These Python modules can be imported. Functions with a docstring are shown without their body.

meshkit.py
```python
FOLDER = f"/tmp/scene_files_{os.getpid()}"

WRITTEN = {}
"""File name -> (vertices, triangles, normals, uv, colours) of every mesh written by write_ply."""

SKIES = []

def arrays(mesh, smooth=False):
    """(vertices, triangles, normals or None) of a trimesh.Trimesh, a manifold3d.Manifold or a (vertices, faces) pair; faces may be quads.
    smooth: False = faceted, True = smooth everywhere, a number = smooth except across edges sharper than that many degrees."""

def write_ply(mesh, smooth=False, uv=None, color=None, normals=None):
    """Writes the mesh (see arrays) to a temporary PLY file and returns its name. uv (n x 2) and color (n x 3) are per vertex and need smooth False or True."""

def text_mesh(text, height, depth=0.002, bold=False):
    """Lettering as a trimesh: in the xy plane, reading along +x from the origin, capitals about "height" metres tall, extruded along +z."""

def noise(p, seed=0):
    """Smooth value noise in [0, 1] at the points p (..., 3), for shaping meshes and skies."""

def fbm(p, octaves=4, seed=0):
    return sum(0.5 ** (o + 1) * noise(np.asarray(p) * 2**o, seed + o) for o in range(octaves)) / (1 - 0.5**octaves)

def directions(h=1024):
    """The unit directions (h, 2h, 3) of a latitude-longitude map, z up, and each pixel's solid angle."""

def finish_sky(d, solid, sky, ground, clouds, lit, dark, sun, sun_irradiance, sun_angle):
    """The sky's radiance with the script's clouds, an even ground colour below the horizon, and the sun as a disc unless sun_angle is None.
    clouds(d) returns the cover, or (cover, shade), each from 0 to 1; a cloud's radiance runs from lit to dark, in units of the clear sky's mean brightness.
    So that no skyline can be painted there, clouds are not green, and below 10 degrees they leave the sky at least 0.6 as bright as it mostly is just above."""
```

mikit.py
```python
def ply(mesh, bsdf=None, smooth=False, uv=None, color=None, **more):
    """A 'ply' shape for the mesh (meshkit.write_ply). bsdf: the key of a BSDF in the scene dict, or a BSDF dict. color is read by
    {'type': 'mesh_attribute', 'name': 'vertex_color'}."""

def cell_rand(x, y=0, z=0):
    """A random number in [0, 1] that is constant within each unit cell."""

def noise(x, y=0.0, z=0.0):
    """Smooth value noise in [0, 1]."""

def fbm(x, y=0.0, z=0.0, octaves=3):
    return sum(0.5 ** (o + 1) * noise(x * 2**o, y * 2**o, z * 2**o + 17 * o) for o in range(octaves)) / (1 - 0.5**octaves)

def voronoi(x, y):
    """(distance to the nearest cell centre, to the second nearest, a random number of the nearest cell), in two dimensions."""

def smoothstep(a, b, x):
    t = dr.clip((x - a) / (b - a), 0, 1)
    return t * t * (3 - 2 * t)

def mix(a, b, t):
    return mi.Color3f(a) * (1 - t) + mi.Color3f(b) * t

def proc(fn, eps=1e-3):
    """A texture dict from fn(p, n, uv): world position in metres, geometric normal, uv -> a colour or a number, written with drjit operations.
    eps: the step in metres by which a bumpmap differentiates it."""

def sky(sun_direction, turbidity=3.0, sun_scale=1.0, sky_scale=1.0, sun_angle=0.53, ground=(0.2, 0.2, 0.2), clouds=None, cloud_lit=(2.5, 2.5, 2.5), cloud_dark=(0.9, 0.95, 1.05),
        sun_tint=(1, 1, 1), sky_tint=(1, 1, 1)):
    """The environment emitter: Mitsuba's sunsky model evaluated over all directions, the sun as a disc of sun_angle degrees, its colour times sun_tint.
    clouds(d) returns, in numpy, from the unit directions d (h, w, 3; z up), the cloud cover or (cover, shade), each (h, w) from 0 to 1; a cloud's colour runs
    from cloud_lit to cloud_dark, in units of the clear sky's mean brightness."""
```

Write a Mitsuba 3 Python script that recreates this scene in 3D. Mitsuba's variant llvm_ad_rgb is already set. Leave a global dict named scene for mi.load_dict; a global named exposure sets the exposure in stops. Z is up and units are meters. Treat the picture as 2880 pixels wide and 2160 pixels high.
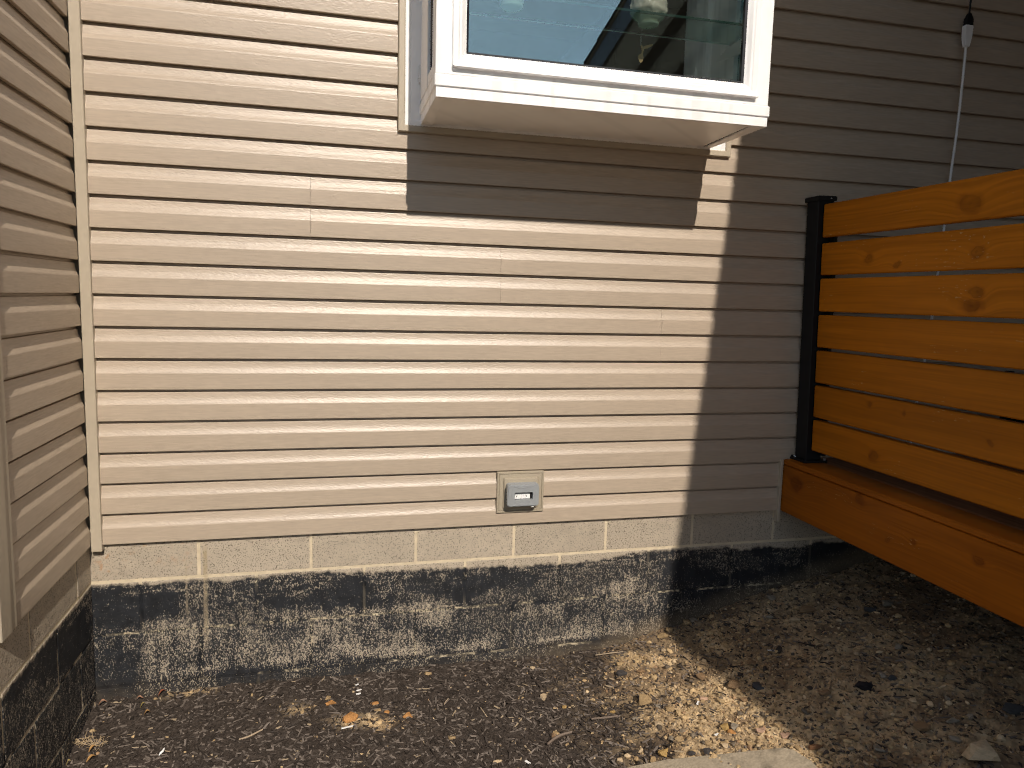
import math
import numpy as np
import trimesh
import drjit as dr
import mitsuba as mi
import mikit
import meshkit
from mikit import proc, noise, fbm, smoothstep, mix

scene, labels = {'type': 'scene'}, {}
T = mi.ScalarTransform4f
rng = np.random.default_rng(7)

# ------------------------------------------------------------------ camera, sky, exposure
CAM = np.array([0.48203577, -2.84414517, 1.07185579])
RIGHT = np.array([0.97047732, -0.23981906, 0.02570193])
UP = np.array([0.0033106, 0.11979681, 0.99279291])
FWD = np.array([0.24116968, 0.96339791, -0.11705403])
scene['camera'] = {
    'type': 'perspective', 'fov': math.degrees(2 * math.atan(1440 / 2054.137)), 'fov_axis': 'x',
    'near_clip': 0.05, 'far_clip': 400.0,
    'to_world': T().look_at(origin=CAM.tolist(), target=(CAM + FWD).tolist(), up=UP.tolist()),
}
SUN = (0.111, -1.0, 0.776)


def clouds(d):
    p = d / np.maximum(d[..., 2:3], 0.12)
    n = meshkit.fbm(p * np.array([1.3, 1.3, 0.2]) + 5, 5, seed=3)
    c = 0.08 + np.clip((n - 0.44) * 4.0, 0, 1) * 0.42
    return c, 0.25 + 0 * c


scene['sky'] = mikit.sky(SUN, turbidity=3.0, sun_angle=0.68, clouds=clouds, cloud_lit=(1.5, 1.5, 1.5), cloud_dark=(0.9, 0.95, 1.05), ground=(0.16, 0.15, 0.11),
                       sun_tint=(0.99, 1.09, 1.33), sky_tint=(1.05, 0.98, 0.96))
exposure = 1.55

# ------------------------------------------------------------------ materials
def bsdf(key, d):
    scene[key] = d
    return key


def rgb(c):
    return {'type': 'rgb', 'value': list(c)}


def plain(key, c, rough=0.5, metal=0.0, spec=0.5, **more):
    return bsdf(key, {'type': 'twosided', 'bsdf': {'type': 'principled', 'base_color': rgb(c) if not isinstance(c, dict) else c, 'roughness': rough, 'metallic': metal, 'specular': spec, **more}})


def bumped(key, c, rough, fn, scale=1.0, spec=0.5, eps=1e-3, **more):
    return bsdf(key, {'type': 'twosided', 'bsdf': {'type': 'bumpmap', 'arbitrary': proc(fn, eps), 'scale': scale,
                      'bsdf': {'type': 'principled', 'base_color': rgb(c) if not isinstance(c, dict) else c, 'roughness': rough, 'specular': spec, **more}}})


def siding_colour(p, n, uv):
    u = p.x + p.y
    g = fbm(u * 22, p.z * 300, 0, 2)
    w = noise(u * 1.7, p.z * 8.87 + 3)
    k = noise(u * 60, p.z * 260, 7)  # fine noise paints small glints of the grain into the colour
    row = noise(dr.floor((p.z - 0.1491) / 0.2254) * 5.7, 1.3)
    return mi.Color3f(0.402, 0.330, 0.252) * (0.83 + 0.06 * row + 0.16 * g + 0.05 * w + 0.05 * k)


def siding_grain(p, n, uv):
    u = p.x + p.y
    return 0.00016 * noise(u * 30, p.z * 420) + 0.00034 * noise(u * 130, p.z * 260, 4)


bumped('siding', proc(siding_colour), 0.40, siding_grain, spec=0.62)
bumped('trim_tan', proc(lambda p, n, uv: mi.Color3f(0.41, 0.355, 0.27) * (0.94 + 0.1 * fbm((p.x + p.y) * 9, p.z * 9))), 0.42, lambda p, n, uv: 0.0003 * noise((p.x + p.y) * 150, p.z * 14), spec=0.5)


def white_dirty(p, n, uv):
    u = p.x - p.y
    streak = smoothstep(0.5, 0.2, dr.abs(n.z)) * smoothstep(0.55, 0.85, noise(u * 55, p.z * 3)) * 0.09 + 0.07 * smoothstep(0.5, 0.8, fbm(u * 12, p.z * 14, 2))
    return mi.Color3f(0.93, 0.93, 0.925) * (1 - streak)


bumped('block_tan', (0.345, 0.30, 0.225), 0.45, lambda p, n, uv: 0.0002 * noise(p.x * 150, p.z * 40), spec=0.4)
plain('white_vinyl', proc(white_dirty), 0.35)
plain('white_plastic', (0.78, 0.79, 0.79), 0.35)
plain('gasket_and_gap_dark', (0.012, 0.013, 0.018), 0.5)  # black of the gaskets, also for the dark gap strips
plain('black_metal', proc(lambda p, n, uv: mi.Color3f(0.006, 0.0065, 0.0075) * (0.8 + 0.5 * fbm(p.x * 30, p.y * 30, p.z * 30))), 0.5, spec=0.3)
plain('steel', (0.6, 0.6, 0.6), 0.3, 1.0)
plain('grey_box', proc(lambda p, n, uv: mi.Color3f(0.265, 0.282, 0.292) * (0.93 + 0.12 * fbm(p.x * 60, p.y * 60, p.z * 60))), 0.4)
plain('dark_slot', (0.01, 0.01, 0.01), 0.7)
bsdf('pane_glass', {'type': 'thindielectric', 'int_ior': 3.6, 'specular_reflectance': rgb((0.66, 0.93, 1.0)), 'specular_transmittance': rgb((0.94, 1.0, 0.97))})  # coated double pane as one sheet, reflection strengthened and tinted towards sky blue
bsdf('shelf_glass', {'type': 'dielectric', 'int_ior': 1.5, 'specular_transmittance': rgb((0.72, 0.86, 0.82))})
plain('room_dark', (0.045, 0.030, 0.021), 0.7)
plain('shelf_edge_sunlit', (0.62, 0.85, 0.80), 0.3)  # pale tone stands in for sun glowing in the rear glass edge
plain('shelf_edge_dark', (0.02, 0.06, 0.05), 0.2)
plain('cord_white', (0.72, 0.72, 0.70), 0.4)
plain('cup_plastic', (0.86, 0.93, 0.91), 0.35)
bumped('crumpled_bag', (0.74, 0.70, 0.60), 0.3, lambda p, n, uv: 0.004 * fbm(p.x * 40, p.y * 40, p.z * 40))
plain('dried_tan', (0.55, 0.36, 0.15), 0.6)
plain('thread', (0.55, 0.55, 0.55), 0.5)


# worn tar coating over concrete block: wear with a shape of its own
def wall_coat(u, z, side):
    """(concrete colour, tar cover) at u along the wall and height z."""
    fine = noise(u * 420, z * 420, 7)
    mid = fbm(u * 30, z * 30, 3, 3)
    pore = smoothstep(0.66, 0.86, noise(u * 380, z * 380, 1))
    blk = noise(dr.floor(u / 0.4064 + 0.001) * 7.3, 2.0 + dr.floor(z / 0.2032) * 3.1)
    conc = mi.Color3f(0.425, 0.365, 0.283) * (0.76 + 0.20 * mid + 0.12 * fine + 0.10 * blk) * (1 - 0.62 * pore)
    big = fbm(u * 2.3 + 11, z * 7, 5, 3)
    edge = -0.004 - 0.040 * smoothstep(0.40, 0.72, fbm(u * 2.6 + 4, 0.5, 1, 4)) * smoothstep(-0.36, 0.3, u) - 0.014 * noise(u * 70, z * 30)
    under = smoothstep(0.006, -0.010, z - edge)
    if side:
        cover = 0.62 + 0.20 * big + 0.30 * smoothstep(-0.215, -0.195, z) + 0.12 * smoothstep(0.5, 0.75, noise(u * 46, z * 5, 6))
        cover = cover - 0.30 * smoothstep(-0.60, -0.82, u)
    else:
        left = smoothstep(0.35, -0.05, u)
        right = smoothstep(1.75, 2.15, u)
        top = smoothstep(-0.200, -0.120, z + 0.07 * (big - 0.5))
        lower = smoothstep(-0.370, -0.392, z + 0.012 * noise(u * 9, z * 9))
        patch = smoothstep(0.47, 0.60, fbm(u * 3.4 + 2, z * 9 + 3, 9, 3))
        patch2 = smoothstep(0.44, 0.64, fbm(u * 6.5 + 7, z * 12 + 1, 2, 3))
        streak = smoothstep(0.50, 0.75, noise(u * 46, z * 5, 6))
        cover = 0.44 + 0.50 * (big - 0.40) + 0.18 * patch2 + 0.12 * streak + top * (0.10 + 0.26 * left + 0.30 * patch) + 0.24 * right + 0.22 * left * smoothstep(-0.12, -0.30, u) + 0.36 * lower
        cover = cover + 0.30 * smoothstep(0.55, 0.72, noise(u * 34, z * 4.5, 2)) * top
    cover = dr.minimum(cover, 0.70 + 0.26 * smoothstep(0.42, 0.62, fbm(u * 7 + 1, z * 11 + 5, 17, 3)))
    sp = 0.44 * noise(u * 400, z * 210, 12) + 0.16 * noise(u * 150, z * 70, 6) + 0.40 * noise(u * 640, z * 420, 9)
    sp = sp + 0.22 * (noise(u * 20, z * 160, 8) - 0.5) * smoothstep(-0.16, -0.03, z)
    tar = dr.clip(0.24 * dr.clip(cover, 0, 1) + 0.84 * smoothstep(0.13, -0.07, sp - (0.17 + 0.62 * cover)), 0, 1) * under
    return conc, dr.clip(tar, 0, 1)


def coat_colour(u, z, side, mortar):
    conc, tar = wall_coat(u, z, side)
    if mortar:
        conc = mi.Color3f(0.62, 0.53, 0.38) * (0.82 + 0.25 * fbm(u * 60, z * 60, 2))
        keep = smoothstep(0.40, 0.55, fbm(u * 11, z * 8 + 2, 4, 3)) if side else smoothstep(0.50, 0.62, fbm(u * 11, z * 5 + 2, 4, 3))
        if not side:
            zr = z + 0.006 * (noise(u * 60, 3.3) - 0.5)
            bed = dr.maximum(smoothstep(0.006, 0.0025, dr.abs(zr + 0.2032)), smoothstep(0.006, 0.0025, dr.abs(zr + 0.4064))) * smoothstep(0.42, 0.62, fbm(u * 55, z * 90, 4))
            keep = keep * (0.12 + 0.75 * bed)
        tar = dr.clip(tar * 1.3 + 0.15 * smoothstep(-0.02, -0.04, z), 0, 1) * (1 - 0.8 * keep)
    if not side:
        rust = smoothstep(0.58, 0.76, fbm(u * 75, z * 75, 21, 3)) * smoothstep(0.35, 0.6, noise(u * 14, z * 14, 2)) * smoothstep(0.02, -0.10, u) * smoothstep(-0.02, 0.01, z)
        conc = mix(conc, mi.Color3f(0.36, 0.17, 0.06), 0.55 * rust)
        drip = smoothstep(0.011, 0.004, dr.abs(u - 0.021 - 0.004 * (noise(z * 9, 1) - 0.5))) * smoothstep(-0.36, -0.10, z) * smoothstep(0.15, 0.08, z)
        drip2 = smoothstep(0.006, 0.002, dr.abs(u + 0.045)) * smoothstep(-0.22, -0.10, z) * smoothstep(0.10, 0.02, z)
        d = dr.clip(drip + 0.6 * drip2, 0, 1) * (0.35 + 0.5 * noise(u * 160, z * 60, 3))
        conc = mix(conc, mi.Color3f(0.30, 0.22, 0.09), 0.6 * d)
        tar = tar * (1 - 0.75 * d)
    colour = mix(conc, mi.Color3f(0.011, 0.0125, 0.0155) * (0.7 + 0.8 * noise(u * 60, z * 40, 3)), tar)
    if not side:
        gz = -0.447 + 0.262 * dr.maximum(u - 1.60, 0)
        dust = smoothstep(0.11, 0.0, z - gz + 0.05 * fbm(u * 12, z * 12, 31)) * (0.12 + 0.68 * smoothstep(1.0, 1.7, u) + 0.35 * smoothstep(-0.05, -0.30, u) * noise(u * 30, z * 30))
        dust = dust * (0.6 + 0.4 * noise(u * 200, z * 200))
        colour = mix(colour, mi.Color3f(0.30, 0.225, 0.135), 0.55 * dust)
    return colour


def rough_face(p, n, uv):
    u = p.x + p.y
    return 0.0022 * fbm(u * 130, p.z * 110, 2, 2) + 0.0012 * smoothstep(0.7, 0.9, noise(u * 240, p.z * 240, 1)) * -1


bumped('block', proc(lambda p, n, uv: coat_colour(p.x, p.z, False, False)), 0.75, rough_face, spec=0.35)
bumped('mortar', proc(lambda p, n, uv: coat_colour(p.x, p.z, False, True)), 0.85, rough_face, spec=0.2)
bumped('block_side', proc(lambda p, n, uv: coat_colour(p.y, p.z, True, False)), 0.62, rough_face, spec=0.4)
bumped('mortar_side', proc(lambda p, n, uv: coat_colour(p.y, p.z, True, True)), 0.85, rough_face, spec=0.2)

# stained boards: along y, on faces seen along x (coordinates y, z); knots at (y, z, radius)
KNOTS = [(-0.842, 1.416, 0.030), (-0.549, 1.225, 0.010), (-0.408, 1.260, 0.017), (-0.891, 1.252, 0.016), (-0.892, 1.128, 0.017),
         (-0.881, 1.083, 0.022), (-0.443, 0.696, 0.009), (-0.622, 0.690, 0.007), (-0.491, 0.500, 0.018), (-0.995, 0.655, 0.008),
         (-0.128, 0.294, 0.026), (-0.521, 0.341, 0.020), (-0.678, 0.234, 0.008), (-0.799, 0.266, 0.010), (-1.05, 0.29, 0.012)]


def stained(base, dark):
    def fn(p, n, uv):
        board = dr.floor(p.z / 0.1497)
        y, z = p.y, p.z
        warp, knot, ring = mi.Float(0), mi.Float(0), mi.Float(0)
        wy, wz = y + 0.018 * (noise(y * 45, z * 45, 3) - 0.5), z + 0.010 * (noise(y * 45, z * 45, 9) - 0.5)
        wy, wz = wy + 0.020 * (noise(y * 11, z * 11, 5) - 0.5), wz + 0.012 * (noise(y * 11, z * 11, 8) - 0.5)
        for ky, kz, r in KNOTS:
            d2 = dr.square((wy - ky) / 1.35) + dr.square(wz - kz)
            w = dr.exp(-d2 / (r * r * 6))
            warp = warp + w * r * 1.4
            q = dr.sqrt(d2) / r
            core = smoothstep(0.95, 0.80, q)
            rim_ = smoothstep(0.28, 0.08, dr.abs(q - 0.85)) * (0.4 + 0.6 * noise(y * 70, z * 70, 2))
            knot = dr.maximum(knot, dr.maximum(0.42 * core * (0.4 + 0.6 * noise(y * 55, z * 55, 31)) + 0.25 * smoothstep(0.35, 0.10, q), 0.5 * rim_))
            ring = dr.maximum(ring, smoothstep(1.75, 0.9, q) * (0.20 + 0.80 * noise(y * 26, z * 26, 12)))
        s = z + warp + 0.010 * (noise(y * 2.2, z * 9, board * 3.7) - 0.5) + 0.004 * noise(y * 7, z * 20, 5)
        grain = fbm(y * 4, s * 190, board * 5.1, 3)
        band = noise(y * 0.9, s * 32, board * 2.3)
        c = mix(base, dark, dr.clip(0.15 + 0.80 * (grain - 0.38) + 0.35 * (band - 0.4), 0, 1))
        c = c * (0.78 + 0.26 * noise(board * 9.1, 3.3) + 0.26 * noise(y * 2.4, z * 9, 8))
        c = mix(c, mi.Color3f(dark) * mi.Color3f(0.75, 0.55, 0.5), 0.60 * ring)
        c = mix(c, mi.Color3f(dark) * 0.30, 0.65 * knot)
        fleck = smoothstep(0.88, 0.95, noise(y * 55, z * 330, 9)) * smoothstep(0.72, 0.84, noise(y * 5, z * 16, 2))
        c = mix(c, mi.Color3f(0.6, 0.42, 0.2), 0.5 * fleck)
        return c
    return fn


bumped('fence_wood', proc(stained((0.46, 0.152, 0.006), (0.22, 0.066, 0.002))), 0.42, lambda p, n, uv: 0.0005 * fbm(p.y * 5, p.z * 260, p.x * 260, 2), spec=0.12)
bumped('rim_wood', proc(stained((0.34, 0.102, 0.005), (0.17, 0.042, 0.002))), 0.40, lambda p, n, uv: 0.0005 * fbm(p.y * 5, p.z * 260, p.x * 260, 2), spec=0.12)
bumped('deck_wood', proc(lambda p, n, uv: mix((0.26, 0.11, 0.045), (0.12, 0.045, 0.018), fbm(p.x * 150, p.y * 4, 1)) * (0.8 + 0.4 * fbm(p.x * 20, p.y * 9, 3))), 0.5,
       lambda p, n, uv: 0.0005 * fbm(p.x * 200, p.y * 6))
plain('rough_lumber', proc(lambda p, n, uv: mi.Color3f(0.16, 0.11, 0.06) * (0.7 + 0.6 * fbm(p.x * 40, p.y * 3, p.z * 40))), 0.7)
plain('roof_shingle', proc(lambda p, n, uv: mi.Color3f(0.06, 0.055, 0.05) * (0.6 + 0.8 * noise(p.x * 90, p.y * 90))), 0.9)
plain('soffit_grey', (0.42, 0.41, 0.40), 0.5)
plain('fascia_and_shade_brown', (0.05, 0.035, 0.028), 0.5)
bumped('slab_concrete', proc(lambda p, n, uv: mi.Color3f(0.40, 0.34, 0.25) * (0.62 + 0.35 * fbm(p.x * 40, p.y * 40) + 0.25 * noise(p.x * 200, p.y * 200) - 0.3 * smoothstep(0.6, 0.8, fbm(p.x * 14, p.y * 14, 4)))),
       0.85, lambda p, n, uv: 0.002 * fbm(p.x * 160, p.y * 160), spec=0.2)
VC = {'type': 'mesh_attribute', 'name': 'vertex_color'}
bumped('soil', VC, 0.9, lambda p, n, uv: 0.006 * fbm(p.x * 150, p.y * 150, 0, 3), spec=0.15)
plain('chips', VC, 0.7, spec=0.3)
plain('pebbles', VC, 0.75, spec=0.25)


def stone_bsdf(key, c):
    bumped(key, proc(lambda p, n, uv: mi.Color3f(c) * (0.62 + 0.55 * fbm(p.x * 70, p.y * 70, p.z * 150, 3) + 0.12 * noise(p.x * 300, p.y * 300, p.z * 300))), 0.8,
           lambda p, n, uv: 0.003 * fbm(p.x * 110, p.y * 110, p.z * 110), spec=0.25)


for k, c in dict(tan=(0.36, 0.255, 0.135), grey=(0.25, 0.215, 0.165), pale=(0.48, 0.37, 0.235), dark=(0.055, 0.05, 0.048), brown=(0.24, 0.155, 0.085), pink=(0.42, 0.275, 0.19),
                 slate=(0.06, 0.062, 0.065), gold=(0.40, 0.265, 0.10), black=(0.018, 0.018, 0.022), orange=(0.40, 0.20, 0.07)).items():
    stone_bsdf('stone_' + k, c)
plain('scrap_white', (0.82, 0.82, 0.80), 0.4)
for k, c in dict(leaf=(0.42, 0.24, 0.09), leafpink=(0.40, 0.22, 0.14), leafyel=(0.42, 0.33, 0.10), leafred=(0.32, 0.10, 0.05), twig=(0.36, 0.28, 0.19), twigdk=(0.17, 0.13, 0.10), wood=(0.22, 0.11, 0.05), straw=(0.40, 0.30, 0.18)).items():
    plain('bits_' + k, c, 0.7)

# ------------------------------------------------------------------ mesh helpers
def box(x0, x1, y0, y1, z0, z1):
    m = trimesh.creation.box((x1 - x0, y1 - y0, z1 - z0))
    m.apply_translation(((x0 + x1) / 2, (y0 + y1) / 2, (z0 + z1) / 2))
    return m


def hull(points):
    return trimesh.convex.convex_hull(np.asarray(points, float))


def cbox(x0, x1, y0, y1, z0, z1, c=0.002):
    """A box with chamfered edges."""
    pts = []
    for sx, sy, sz in np.ndindex(2, 2, 2):
        p = np.array([(x0, x1)[sx], (y0, y1)[sy], (z0, z1)[sz]])
        s = np.array([1 - 2 * sx, 1 - 2 * sy, 1 - 2 * sz])
        for k in range(3):
            q = p + s * c
            q[k] = p[k]
            pts.append(q)
    return hull(pts)


def cat(ms):
    return trimesh.util.concatenate(list(ms))


def tube(path, r, n=10):
    path = np.asarray(path, float)
    r = np.broadcast_to(r, len(path))
    t = np.gradient(path, axis=0)
    t /= np.linalg.norm(t, axis=1, keepdims=True)
    ref = np.array([0, 1.0, 0.13]) if abs(t[:, 1]).mean() < 0.7 else np.array([1.0, 0, 0.1])
    a = np.cross(t, ref)
    a /= np.linalg.norm(a, axis=1, keepdims=True)
    b = np.cross(t, a)
    ang = np.linspace(0, 2 * np.pi, n, endpoint=False)
    v = (path[:, None] + r[:, None, None] * (np.cos(ang)[None, :, None] * a[:, None] + np.sin(ang)[None, :, None] * b[:, None])).reshape(-1, 3)
    f = []
    for i in range(len(path) - 1):
        for j in range(n):
            p, q = i * n + j, i * n + (j + 1) % n
            f += [[p, q, q + n], [p, q + n, p + n]]
    v = np.vstack([v, path[0], path[-1]])
    for j in range(n):
        f += [[len(v) - 2, (j + 1) % n, j], [len(v) - 1, (len(path) - 1) * n + j, (len(path) - 1) * n + (j + 1) % n]]
    m = trimesh.Trimesh(v, f, process=False)
    m.fix_normals()
    return m


def ring(x0, x1, z0, z1, prof, ends=True):
    """A mitred rectangular frame in the xz plane; prof is a list of (inset, y), swept round the four sides."""
    v = []
    for i, y in prof:
        v += [(x0 + i, y, z0 + i), (x1 - i, y, z0 + i), (x1 - i, y, z1 - i), (x0 + i, y, z1 - i)]
    f = []
    n = len(prof)
    for k in range(n if ends else n - 1):
        a, b = 4 * k, 4 * ((k + 1) % n)
        for j in range(4):
            f.append([a + j, a + (j + 1) % 4, b + (j + 1) % 4, b + j])
    m = trimesh.Trimesh(np.array(v), trimesh.geometry.triangulate_quads(f), process=False)
    m.fix_normals()
    return m


def put(key, mesh, mat, smooth=False, **kw):
    base, n = key, 0
    while key in scene:
        n += 1
        key = f'{base}_{n:03d}'
    scene[key] = mikit.ply(mesh, mat, smooth, **kw)
    return key


def thing(key, label, cat_=None, group=None, kind=None):
    base, n = key, 0
    while key in labels:
        n += 1
        key = f'{base}_{n:03d}'
    labels[key] = {k: v for k, v in dict(label=label, category=cat_, group=group, kind=kind).items() if v}
    return key

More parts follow.
